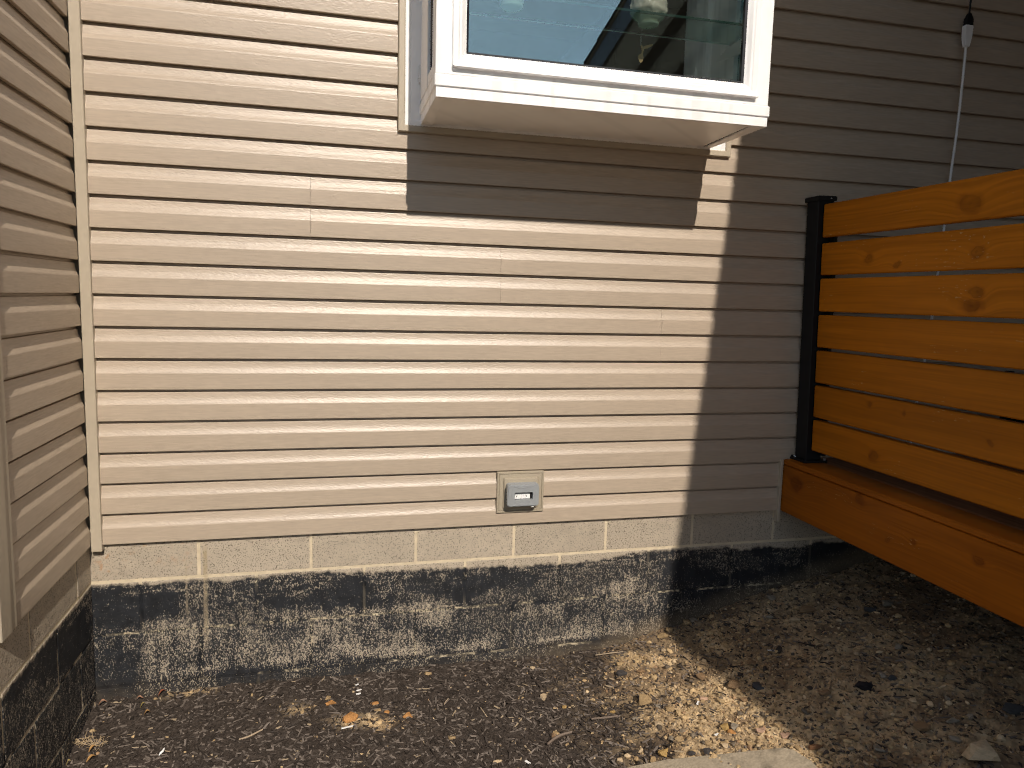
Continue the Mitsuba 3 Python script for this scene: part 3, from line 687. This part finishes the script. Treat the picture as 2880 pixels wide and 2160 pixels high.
# box: seat, bands, underside, roof
put(bw + '__seat_band', cbox(0.8055, 2.0045, FY - 0.006, -0.030, 1.7355, 1.7722, 0.0025), 'white_vinyl')
put(bw + '__bottom_panel', box(0.838, 1.972, -0.407, -0.030, 1.7095, 1.735), 'white_vinyl')
put(bw + '__bottom_rim', cat([hull([(x, y, z) for z in (1.703, 1.735) for x, y in ((0.8105, -0.4355), (0.840, -0.4055), (0.853, -0.030), (0.8105, -0.030))]),
                              hull([(x, y, z) for z in (1.703, 1.735) for x, y in ((1.9995, -0.4355), (1.954, -0.4055), (1.974, -0.030), (1.9995, -0.030))]),
                              hull([(x, y, z) for z in (1.7032, 1.735) for x, y in ((0.8108, -0.4355), (1.9992, -0.4355), (1.9537, -0.4058), (0.8403, -0.4058))])]), 'white_vinyl')
seam_shade = lambda a, c, wd: hull([(x + s_ * wd, y, z) for x, y in (a, c) for s_ in (-1, 1) for z in (1.7085, 1.7100)])
put(bw + '__bottom_seam_shade', cat([seam_shade((1.9535, -0.404), (1.9732, -0.032), 0.0026), seam_shade((0.8405, -0.404), (0.8535, -0.032), 0.0014)]), 'gasket_and_gap_dark')  # dark strips stand in for the shadow in the panel gaps
put(bw + '__roof', hull([(x, y, z) for x in (0.79, 2.018) for y, z in ((-0.455, 2.80), (-0.455, 2.825), (0.0, 2.80), (0.0, 2.90))]), 'white_vinyl')
put(bw + '__seat_board', box(0.84, 1.97, -0.384, 0.11, 1.7738, 1.782), 'white_plastic')
for side in (-1, 1):
    xs = 0.809 if side < 0 else 1.999
    o = lambda d: xs - side * d  # d inwards

    def sbox(d0, d1, y0, y1, z0, z1, c=0.0015):
        a, b = sorted((o(d0), o(d1)))
        return cbox(a, b, y0, y1, z0, z1, c)

    s = put(bw + '__side_frame', cat([sbox(0.002, 0.05, -0.384, -0.029, 1.7738, 1.7785), sbox(0.002, 0.05, -0.045, -0.0295, 1.7785, 2.80), sbox(0.002, 0.05, -0.384, -0.029, 2.775, 2.7995), sbox(0.002, 0.05, -0.384, -0.372, 1.7785, 2.775)]), 'white_vinyl')
    put(bw + '__side_sash', cat([sbox(-0.002, 0.032, -0.235, -0.048, 1.783, 2.77, 0.002), sbox(0.0, 0.032, -0.371, -0.346, 1.783, 2.77, 0.002), sbox(0.0, 0.032, -0.346, -0.235, 1.783, 1.822, 0.002), sbox(0.0, 0.032, -0.346, -0.235, 2.73, 2.77, 0.002)]), 'white_vinyl')
    put(bw + '__side_dark_strip', cat([sbox(0.006, 0.012, -0.0478, -0.0452, 1.782, 2.772, 0.0003), sbox(0.006, 0.012, -0.371, -0.048, 1.7788, 1.7828, 0.0003), sbox(0.008, 0.0135, -0.262, -0.2355, 1.8225, 2.7295, 0.0003)]), 'gasket_and_gap_dark')  # dark strips along the gaps round the sash and beside the pane
    put(bw + '__side_pane', sbox(0.014, 0.0145, -0.347, -0.234, 1.821, 2.731, 0.0001), 'pane_glass')
    for zc in (1.880, 2.60):
        hg = put(bw + '__hinge', cat([sbox(-0.010, 0.004, -0.050, -0.032, zc - 0.017, zc + 0.017, 0.001), sbox(-0.009, 0.004, -0.049, -0.033, zc + 0.0185, zc + 0.031, 0.001), sbox(-0.009, 0.004, -0.049, -0.033, zc - 0.031, zc - 0.0185, 0.001)]), 'white_plastic')
put(bw + '__inner_jamb', ring(0.842, 1.968, 1.783, 2.795, [(0, -0.028), (0.0, 0.12), (0.03, 0.12), (0.03, 0.03), (0.018, -0.028)]), 'white_vinyl')
put(bw + '__latch', tube([(1.951, 0.02, 1.93), (1.940, 0.012, 1.945), (1.936, 0.008, 1.975), (1.940, 0.012, 2.02), (1.951, 0.02, 2.045)], 0.007), 'white_plastic', 40)
put(bw + '__glass_shelf', cbox(0.845, 1.963, -0.395, -0.205, 2.0495, 2.0565, 0.001), 'shelf_glass')
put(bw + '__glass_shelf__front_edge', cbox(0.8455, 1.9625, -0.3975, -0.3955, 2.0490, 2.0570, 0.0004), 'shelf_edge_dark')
put(bw + '__glass_shelf__rear_edge', cbox(0.8455, 1.9625, -0.2045, -0.2025, 2.0495, 2.0560, 0.0004), 'shelf_edge_sunlit')
put(bw + '__shelf_bracket', hull([(1.958, y, z) for y, z in ((-0.36, 2.045), (-0.20, 2.040), (-0.12, 2.020), (-0.12, 2.012), (-0.22, 2.018), (-0.34, 1.985), (-0.36, 1.985))] + [(1.963, y, z) for y, z in ((-0.36, 2.045), (-0.20, 2.04), (-0.12, 2.02), (-0.34, 1.985), (-0.36, 1.985))]), 'white_plastic')
rm = thing('room', 'dark room behind the bay window glass', 'room', kind='structure')
put(rm, cat([box(0.2, 3.2, 0.10, 3.2, 0.95, 1.0), box(0.2, 3.2, 0.10, 3.2, 3.2, 3.25), box(0.15, 0.2, 0.10, 3.2, 0.95, 3.25), box(3.2, 3.25, 0.10, 3.2, 0.95, 3.25), box(0.15, 3.25, 3.2, 3.25, 0.95, 3.25),
             box(2.2, 3.2, 1.6, 3.2, 1.0, 2.9), box(1.2, 2.1, 2.6, 3.2, 1.0, 2.5)]), 'room_dark')


def lathe(cx, cy, prof, n=40, rib=None):
    ang = np.linspace(0, 2 * np.pi, n, endpoint=False)
    v = []
    for r, z in prof:
        rr = r * (1 + (rib(ang, z) if rib else 0 * ang))
        v.append(np.stack([cx + rr * np.cos(ang), cy + rr * np.sin(ang), 0 * ang + z], -1))
    v = np.concatenate(v)
    f = []
    for k in range(len(prof) - 1):
        for i in range(n):
            a, b = k * n + i, k * n + (i + 1) % n
            f.append([a, b, b + n, a + n])
    m_ = trimesh.Trimesh(v, trimesh.geometry.triangulate_quads(f), process=False)
    m_.fix_normals()
    return m_


cp = thing('plastic_cup', 'pale ribbed plastic cup standing on the glass shelf behind the window pane', 'cup')
zb = 2.0575
put(cp, lathe(1.088, -0.28, [(0.0, zb), (0.034, zb), (0.039, zb + 0.006), (0.040, zb + 0.022), (0.0415, zb + 0.026), (0.043, zb + 0.08), (0.041, zb + 0.08), (0.039, zb + 0.03), (0.0, zb + 0.01)], 80,
           lambda a, z: 0.02 * np.sign(np.sin(a * 24)) * (z > zb + 0.025)), 'cup_plastic', 30)
pt = thing('bagged_pot', 'plant pot wrapped in a crumpled pale plastic bag on the glass shelf', 'pot')
bag = trimesh.creation.icosphere(4, 1.0)
v = np.array(bag.vertices)
v = v * np.array([0.068, 0.060, 0.085]) * (1 + 0.30 * (meshkit.fbm(v * 2.2 + 3, 4, 2) - 0.5) + 0.16 * (meshkit.fbm(v * 6 + 3, 3, 7) - 0.5))[:, None]
v[:, 2] = np.maximum(v[:, 2], -0.045)
v[:, :2] *= np.clip(1.0 + 1.2 * np.minimum(v[:, 2:3] + 0.01, 0) / 0.085, 0.55, 1)
bag.vertices = v + [1.590, -0.285, zb + 0.050]
put(pt + '__bag', bag, 'crumpled_bag', True)
put(pt + '__base', lathe(1.592, -0.285, [(0.0, zb), (0.036, zb), (0.038, zb + 0.008), (0.0, zb + 0.008)], 36), 'crumpled_bag', 30)
bd = thing('dangling_ornament', 'small tan ornament like a dry leaf with one wing, hanging under the glass shelf', 'ornament')
by, bx = -0.26, 1.578
put(bd + '__body', cat([tube([(bx, by, 1.993), (bx + 0.006, by, 1.985), (bx + 0.008, by, 1.975), (bx + 0.004, by, 1.962)], [0.003, 0.005, 0.0045, 0.003], 8)]), 'dried_tan', 40)
leafm = lambda pts, th=0.0015: hull([(x, by + s * th, z) for x, z in pts for s in (-1, 1)])
put(bd + '__tail', leafm([(bx + 0.002, 1.966), (bx - 0.009, 1.955), (bx - 0.008, 1.945), (bx - 0.003, 1.935), (bx + 0.002, 1.931), (bx + 0.009, 1.938), (bx + 0.011, 1.952), (bx + 0.008, 1.963)]), 'dried_tan')
put(bd + '__wing', leafm([(bx + 0.006, 1.983), (bx + 0.014, 1.992), (bx + 0.030, 1.995), (bx + 0.047, 2.002), (bx + 0.043, 1.994), (bx + 0.025, 1.984), (bx + 0.012, 1.981)]), 'dried_tan')
put(bd + '__string', cat([tube([(bx, by, 1.99), (bx + 0.001, by, 2.049)], 0.0006, 5), tube([(bx - 0.001, by, 1.99), (bx - 0.003, by, 2.02), (bx - 0.011, by, 2.034)], 0.0006, 5)]), 'thread')

# ------------------------------------------------------------------ outlet box
ob = thing('outlet_box', 'grey weatherproof outlet box on a square tan mounting block low on the siding', 'outlet')
put(ob + '__mounting_block', cat([ring(1.136, 1.333, 0.200, 0.370, [(0, 0.0), (0, -0.0275), (0.002, -0.0295), (0.0075, -0.0295), (0.009, -0.026), (0.010, -0.0285), (0.022, -0.030), (0.025, -0.030), (0.025, -0.0)]),
                                  cbox(1.161, 1.308, -0.038, -0.004, 0.220, 0.346, 0.004)]), 'block_tan', 30)


def rounded(x0, x1, z0, z1, r, n=6):
    p = []
    for cx, cz, a0 in ((x1 - r, z1 - r, 0), (x0 + r, z1 - r, 90), (x0 + r, z0 + r, 180), (x1 - r, z0 + r, 270)):
        for a in np.radians(np.linspace(a0, a0 + 90, n)):
            p.append((cx + r * math.cos(a), cz + r * math.sin(a)))
    return p


def extr(poly, holes, y0, y1):
    from shapely.geometry import Polygon
    m_ = trimesh.creation.extrude_polygon(Polygon(poly, holes), abs(y1 - y0), engine='earcut')
    v_ = np.array(m_.vertices)
    m_ = trimesh.Trimesh(np.stack([v_[:, 0], max(y0, y1) - v_[:, 2], v_[:, 1]], -1), m_.faces, process=False)
    m_.fix_normals()
    return m_


put(ob + '__body', extr(rounded(1.170, 1.302, 0.234, 0.3285, 0.012), [], -0.0385, -0.058), 'grey_box', 30)
hole = rounded(1.1985, 1.2735, 0.2655, 0.2965, 0.004)
ins = lambda d: rounded(1.168 + d, 1.300 - d, 0.2375 + d, 0.3275 - d, 0.013 - d)
put(ob + '__cover', cat([extr(ins(0.0), [hole], -0.0585, -0.074), extr(ins(0.003), [hole], -0.0738, -0.078),
                         cat([extr([(1.190, z), (1.278, z), (1.262, z + s * 0.006), (1.234, z + s * 0.0085), (1.206, z + s * 0.006)][::s], [], -0.078, -0.0795) for z, s in ((0.3225, -1), (0.2425, 1))])]), 'grey_box', 30)
wp = put(ob + '__window', extr(rounded(1.1985, 1.2735, 0.2655, 0.2965, 0.004), [], -0.0635, -0.0630), 'dark_slot')
rc = put(ob + '__receptacle', cbox(1.2000, 1.2640, -0.0690, -0.0636, 0.2680, 0.2850, 0.0008), 'white_plastic')
slots = []
for cx in (1.2070, 1.2480):
    slots += [box(cx - 0.0042, cx + 0.0042, -0.0694, -0.0689, 0.2800, 0.2814), box(cx - 0.0012, cx + 0.0012, -0.0693, -0.0689, 0.2750, 0.2800)]
slots += [box(1.2284, 1.2288, -0.0693, -0.0689, 0.2682, 0.2848), box(1.2370, 1.2373, -0.0693, -0.0689, 0.2682, 0.2848)]
put(ob + '__receptacle__slot', cat(slots), 'dark_slot')
put(ob + '__receptacle__upper_face', cbox(1.2000, 1.2640, -0.0660, -0.0637, 0.2856, 0.2955, 0.0006), 'grey_box')
for z in (0.2545, 0.2660, 0.2850, 0.2965):
    put(ob + '__hinge_slot', box(1.1674, 1.1705, -0.069, -0.064, z - 0.002, z + 0.002), 'dark_slot')
put(ob + '__latch', cbox(1.270, 1.282, -0.070, -0.058, 0.2310, 0.2372, 0.001), 'white_plastic')

# ------------------------------------------------------------------ deck
dk = thing('deck', 'raised deck edge of reddish brown stained boards running out from the wall', 'deck')
put(dk + '__rim_board', cbox(2.452, 2.490, -3.60, -0.004, 0.150, 0.3600, 0.003), 'rim_wood')
put(dk + '__edge_board', cbox(2.449, 2.590, -3.60, -0.024, 0.3625, 0.388, 0.006), 'rim_wood')
for k in range(19):
    x0 = 2.596 + 0.1445 * k
    put(dk + '__deck_board', cbox(x0, x0 + 0.139, -3.60, -0.026, 0.3630, 0.3880, 0.004), 'deck_wood')
for k in range(8):
    y = -0.02 - 0.5 * k
    put(dk + '__joist', box(2.491, 5.34, y - 0.038, y, 0.165, 0.3622), 'rough_lumber')
put(dk + '__end_rim', cbox(2.449, 5.34, -3.642, -3.602, 0.150, 0.388, 0.003), 'rim_wood')
put(dk + '__support_post', cbox(2.60, 2.69, -3.55, -3.46, -0.8, 0.164, 0.003), 'rough_lumber')
put(dk + '__support_post', cbox(5.22, 5.31, -3.55, -3.46, -0.8, 0.164, 0.003), 'rough_lumber')

# ------------------------------------------------------------------ privacy screen, leaning slightly
LEAN = T().translate([2.545, 0, 0.39]).rotate([0, 1, 0], -1.5).translate([-2.545, 0, -0.39])
pc = thing('privacy_screen', 'privacy screen of seven golden brown boards between black metal posts on the deck edge', 'fence')
for k, (y0, y1) in enumerate(((-0.105, -0.029), (-2.01, -1.934))):
    pk = put(pc + '__post', cbox(2.505, 2.581, y0, y1, 0.398, 1.520, 0.002), 'black_metal', to_world=LEAN)
    put(pk + '__cap', hull([(x, y, z) for x in (2.498, 2.588) for y in (y0 - 0.007, y1 + 0.007) for z in (1.513, 1.530)] + [(x, y, 1.533) for x in (2.503, 2.583) for y in (y0 - 0.002, y1 + 0.002)]), 'black_metal', to_world=LEAN)
    put(pk + '__cap_screw', trimesh.creation.icosphere(1, 0.0035).apply_translation((2.560, y0 - 0.0075, 1.522)), 'steel', to_world=LEAN)
    bp = put(pc + '__base_plate', cbox(2.485, 2.601, y0 - 0.020, y1 + 0.016, 0.3885, 0.3975, 0.0015), 'black_metal')
    for bx_ in (2.495, 2.591):
        for by_ in (y0 - 0.011, y1 + 0.008):
            put(bp + '__bolt', trimesh.creation.cylinder(0.006, 0.008, sections=6).apply_translation((bx_, by_, 0.4015)), 'black_metal' if bx_ < 2.55 else 'steel')
    s = -1 if k == 0 else 1
    yr = sorted((y0 - 0.0005, y0 - 0.034)) if k == 0 else sorted((y1 + 0.0005, y1 + 0.034))
    put(pc + '__rail_channel', cbox(2.5645, 2.580, yr[0], yr[1], 0.42, 1.505, 0.001), 'black_metal', to_world=LEAN)
for z0, z1 in ((1.360, 1.497), (1.202, 1.335), (1.049, 1.187), (0.896, 1.034), (0.743, 0.881), (0.592, 0.730), (0.443, 0.578)):
    put(pc + '__board', cbox(2.526, 2.564, -1.932, -0.110, z0, z1, 0.004), 'fence_wood', to_world=LEAN)
put(pc + '__shim', cbox(2.500, 2.560, -0.036, -0.0215, 0.3980, 0.4010, 0.0008), 'white_plastic')

# ------------------------------------------------------------------ cord
cd = thing('extension_cord', 'white cord hanging down the shaded siding behind the wooden screen', 'cord')
path = np.array([(3.188, 2.220), (3.190, 2.12), (3.186, 1.904), (3.179, 1.77), (3.172, 1.643), (3.164, 1.445), (3.153, 1.24), (3.143, 1.034), (3.124, 0.839), (3.102, 0.644), (3.09, 0.45), (3.09, 0.395)])
tt = np.linspace(0, len(path) - 1, 60)
from scipy.interpolate import CubicSpline
sm = CubicSpline(range(len(path)), path)(tt)
put(cd + '__cable', tube(np.stack([sm[:, 0], -0.06 + 0 * tt, sm[:, 1]], -1), 0.0055, 10), 'cord_white', 40)
put(cd + '__plug', hull([(x, y, z) for z, hw_, hy in ((2.214, 0.010, 0.008), (2.222, 0.012, 0.009), (2.255, 0.017, 0.011), (2.300, 0.0185, 0.012), (2.304, 0.016, 0.010)) for x in (3.190 - hw_, 3.190 + hw_) for y in (-0.06 - hy, -0.06 + hy)]), 'cord_white')
put(cd + '__black_socket', hull([(x, y, z) for z, hw_, hy in ((2.3045, 0.0165, 0.011), (2.33, 0.016, 0.0105), (2.355, 0.006, 0.006)) for x in (3.191 - hw_, 3.191 + hw_) for y in (-0.06 - hy, -0.06 + hy)]), 'black_metal')
put(cd + '__black_lead', tube([(3.191, -0.06, 2.352), (3.193, -0.06, 2.42), (3.20, -0.058, 2.6), (3.21, -0.05, 3.0), (3.22, -0.03, 3.4)], 0.004, 8), 'black_metal', 40)

# ------------------------------------------------------------------ chair glimpsed between the boards
ch = thing('deck_chair', 'black chair with a pale patterned cushion standing behind the screen, seen only through its gaps', 'chair')
cx, cy = 3.72, -0.42
for sx in (-0.24, 0.24):
    for sy in (-0.24, 0.24):
        put(ch + '__leg', cbox(cx + sx - 0.015, cx + sx + 0.015, cy + sy - 0.015, cy + sy + 0.015, 0.3885, 0.99 if sy < 0 else 0.80, 0.002), 'black_metal')
    put(ch + '__armrest', cbox(cx + sx - 0.025, cx + sx + 0.025, cy - 0.225, cy + 0.26, 0.60, 0.625, 0.004), 'black_metal')
put(ch + '__seat', cbox(cx - 0.225, cx + 0.225, cy - 0.224, cy + 0.26, 0.555, 0.58, 0.004), 'black_metal')
plain('patterned_cloth', proc(lambda p, n, uv: mix((0.05, 0.05, 0.05), (0.5, 0.5, 0.52), smoothstep(0.48, 0.52, noise(p.x * 22 + p.z * 9, p.y * 22, p.z * 22)))), 0.8)
put(ch + '__cushion', cbox(cx - 0.22, cx + 0.22, cy - 0.15, cy + 0.25, 0.581, 0.66, 0.02), 'patterned_cloth')
put(ch + '__backrest', cbox(cx - 0.224, cx + 0.224, cy - 0.222, cy - 0.16, 0.70, 1.05, 0.01), 'patterned_cloth')

# ------------------------------------------------------------------ porch roof over the deck
pr = thing('porch_roof', 'sloping porch roof over the deck whose edge shades the right side of the wall', 'roof')
XE, SL, ZH, YF = 2.365, 0.267, 3.75, -5.7


def slab(x0, x1, y0, y1, d0, d1):
    """A slab following the roof slope: d is the distance above the underside line z = ZH + SL * y."""
    return hull([(x, y, ZH + SL * y + d) for x in (x0, x1) for y in (y0, y1) for d in (d0, d1)])


put(pr + '__fascia', cat([slab(XE + 0.012, XE + 0.036, YF, -0.002, -0.165, 0.016), slab(XE + 0.036, 8.0, YF, YF + 0.025, -0.165, 0.016)]), 'fascia_and_shade_brown')
put(pr + '__deck_sheet', slab(XE + 0.004, 8.0, YF - 0.03, -0.002, 0.017, 0.035), 'rough_lumber')
sh = []
for k in range(41):
    y1 = -0.003 - 0.14 * k
    y0 = max(y1 - 0.29, YF - 0.05)
    r = np.random.default_rng(k)
    xs0 = XE - 0.012 * r.uniform(0, 1)
    sh.append(hull([(x, y, ZH + SL * y + d) for x in (xs0, 8.0) for (y, d) in ((y0, 0.046), (y0, 0.053), (y1, 0.036), (y1, 0.041))]))
put(pr + '__shingle', cat(sh), 'roof_shingle')
labels[pr + '__shingle'] = {'kind': 'stuff'}
k = 0
x = XE + 0.037
while x < 7.8:
    x1 = x + 0.30
    put(pr + '__soffit_panel', slab(x, x1 - 0.012, YF + 0.026, -0.003, -0.150, -0.138), 'soffit_grey' if k < 5 else 'fascia_and_shade_brown')  # deeper panels coloured dark for the shade far under the porch
    put(pr + '__rafter', slab(x1 - 0.045, x1 - 0.007, YF + 0.027, -0.004, -0.137, 0.015), 'rough_lumber')
    if k in (0, 1, 2, 3, 8, 13):
        put(pr + '__beam', slab(x1 - 0.05, x1 + 0.01, YF + 0.027, -0.004, -0.20, -0.151), 'fascia_and_shade_brown')
    x, k = x1, k + 1
put(pr + '__beam', cbox(2.60, 7.9, -5.57, -5.43, ZH + SL * -5.5 - 0.50, ZH + SL * -5.5 - 0.20, 0.004), 'rough_lumber')  # header out of view, placed to keep sky light off the porch siding
for px_ in (2.62, 5.6, 7.6):
    zt = ZH + SL * (-5.5) - 0.505
    put(pr + '__post', cbox(px_, px_ + 0.14, -5.57, -5.43, -0.75, zt, 0.004), 'rough_lumber')

# ------------------------------------------------------------------ slab
ps = thing('paving_slab', 'pale worn concrete paving slab at the bottom edge of the gravel', 'slab')
from shapely.geometry import Polygon
edge = [(1.20, -0.76), (1.32, -0.772), (1.43, -0.785), (1.546, -0.812), (1.62, -0.850), (1.703, -0.885), (1.77, -0.902), (1.843, -0.922), (1.885, -0.938), (1.908, -0.962), (1.924, -1.02), (1.926, -1.10), (1.90, -1.38), (1.80, -1.42), (1.25, -1.40), (1.17, -1.34)]
top = trimesh.creation.extrude_polygon(Polygon(edge).buffer(-0.006), 0.012, engine='earcut')
bot = trimesh.creation.extrude_polygon(Polygon(edge), 0.055, engine='earcut')
allp = hull(np.vstack([np.array(bot.vertices), np.array(top.vertices) + [0, 0, 0.049]]))
v = np.array(allp.vertices)
v[:, 2] += -0.416 - 0.042 + 0.235 * (v[:, 0] - 1.6) + 0.02 * (v[:, 1] + 0.85)
put(ps, trimesh.Trimesh(v, allp.faces), 'slab_concrete', 30)

# ------------------------------------------------------------------ stones, scraps, leaves and sticks
def loose(col, x, y):
    zone = 'in the dark mulch' if x < 1.25 else 'on the sunlit gravel' if x < 1.93 - 0.12 * y else 'on the shaded ground'
    tone = {'tan': 'tan', 'grey': 'grey', 'pale': 'pale', 'dark': 'dark', 'brown': 'brown', 'gold': 'yellowish'}[col]
    return f'little {tone} stone lying loose {zone}, smaller than the stones around it', f'little {tone} stones {zone}'


for n_, (kind, x, y, s, asp, ang, col, lab) in enumerate(ITEMS):
    r = np.random.default_rng(500 + n_)
    y = min(y, -0.012 - 0.25 * s if kind == 'stone' else -0.012)
    z = float(gz([x], [y])[0])
    grp = None
    if kind == 'stone':
        np_ = 26 if s > 0.1 else 15
        p = r.normal(size=(np_, 3))
        p /= np.linalg.norm(p, axis=1, keepdims=True)
        p = np.sign(p) * np.abs(p) ** (0.55 if s > 0.1 else 0.75) * r.uniform(0.86, 1.0, (np_, 1))
        big = s > 0.07
        hgt = (0.85 if s > 0.12 else 0.6 if big else 0.5) * s * asp ** 0.5
        q = p * np.array([s * 0.62, s * asp * 0.72, hgt * 0.66])
        m = hull(q)
        m = m.subdivide()
        m = m.subdivide()
        vv = np.array(m.vertices)
        vv = vv * (1 + 0.14 * (meshkit.fbm(vv / s * 4 + n_, 3, 4) - 0.5))[:, None]
        m.vertices = vv
        lift, mat, smooth = hgt * (0.14 if s > 0.1 else 0.30) + 0.002, 'stone_' + col, 24
        key, catn, grp = 'stone', 'stone', None
        if not lab:
            lab, grp = loose(col, x, y)
    elif kind == 'plastic_scrap':
        L = s
        m = hull([(a * L / 2 * r.uniform(0.85, 1), b * max(L * asp / 2, 0.0016) * r.uniform(0.7, 1), c_ * 0.0012) for a in (-1, 1) for b in (-1, 1) for c_ in (-1, 1)])
        if 'curled' in (lab or ''):
            m = cat([tube([(-L / 2, 0, 0.002), (-L / 6, L * 0.10, 0.006), (L / 6, L * 0.02, 0.011), (L / 2, L * 0.2, 0.016)], [0.001, 0.0035, 0.004, 0.0015], 8)])
        lift, mat, smooth, key, catn = 0.006, 'scrap_white', False, 'plastic_scrap', 'plastic scrap'
    elif kind == 'fallen_leaf':
        t = np.linspace(0, 1, 13)
        wv = np.sin(np.pi * t ** 0.8) * s * asp / 2 + 0.0003
        xs = (t - 0.5) * s
        curl = 0.012 * np.sin(np.pi * t) + 0.01 * t
        L_ = np.stack([xs, wv, curl + 0.25 * wv], -1)
        M_ = np.stack([xs, 0 * wv, curl], -1)
        R_ = np.stack([xs, -wv, curl + 0.35 * wv], -1)
        top_ = np.vstack([L_, M_, R_])
        f = [[o_ + i, o_ + i + 13, o_ + i + 14, o_ + i + 1] for o_ in (0, 13) for i in range(12)]
        f = trimesh.geometry.triangulate_quads(f)
        m = trimesh.Trimesh(np.vstack([top_, top_ - [0, 0, 0.0007]]), np.vstack([f, f[:, ::-1] + 39]), process=False)
        lift, mat, smooth, key, catn = 0.004, 'bits_' + col, True, 'fallen_leaf', 'leaf'
    elif kind == 'twig':
        t = np.linspace(-0.5, 0.5, 9)
        rad = max(s * asp * 0.5, 0.0016)
        m = tube(np.stack([t * s, 0.10 * s * np.sin(t * 3 + n_) * (0.2 if asp < 0.05 else 1), rad + 0.008 * (t + 0.5)], -1), rad * (1 - 0.35 * np.abs(t)), 6)
        lift, mat, smooth, key, catn = 0.003, 'bits_' + col, 40, 'twig', 'twig'
    else:
        m = cbox(-s / 2, s / 2, -s * asp / 2, s * asp / 2, -0.005, 0.008, 0.0015)
        lift, mat, smooth, key, catn = 0.006, 'bits_' + col, False, 'wood_offcut', 'wood offcut'
    R = trimesh.transformations.rotation_matrix(math.radians(ang), (0, 0, 1))
    tilt = trimesh.transformations.rotation_matrix(r.normal(0, 0.10), (1, 0, 0))
    m.apply_transform(trimesh.transformations.translation_matrix((x, y, z + lift)) @ R @ tilt)
    vv = np.array(m.vertices)
    m.vertices = np.stack([vv[:, 0], np.minimum(vv[:, 1], -0.0015), vv[:, 2]], -1)
    k_ = thing(key, lab, catn, grp)
    scene[k_] = mikit.ply(m, mat, smooth)

for (x, y, label) in ((-0.340, -0.235, 'dry pale grass tuft touching the left foundation'), (-0.292, -0.262, 'dry pale grass tuft in the mulch beside the upper orange leaf')):
    r = np.random.default_rng(int(abs(x) * 1000))
    z = float(gz([x], [y])[0])
    ms = []
    for b in range(46):
        a, l = r.uniform(0, 2 * np.pi), r.uniform(0.015, 0.045)
        p0 = np.array([x + r.normal(0, 0.012), y + r.normal(0, 0.012), z])
        d = np.array([math.cos(a) * 0.8, math.sin(a) * 0.8, r.uniform(0.3, 1.0)]) * l
        p2 = p0 + d - [0, 0, 0.3 * l]
        ms.append(tube([p0, p0 + d * 0.6, p2], [0.0009, 0.0008, 0.0004], 4))
    m = cat(ms)
    vv = np.array(m.vertices)
    vv[:, 0] = np.maximum(vv[:, 0], -0.3645)
    m.vertices = vv
    k_ = thing('dry_grass_tuft', label, 'grass tuft')
    scene[k_] = mikit.ply(m, 'bits_straw', False)
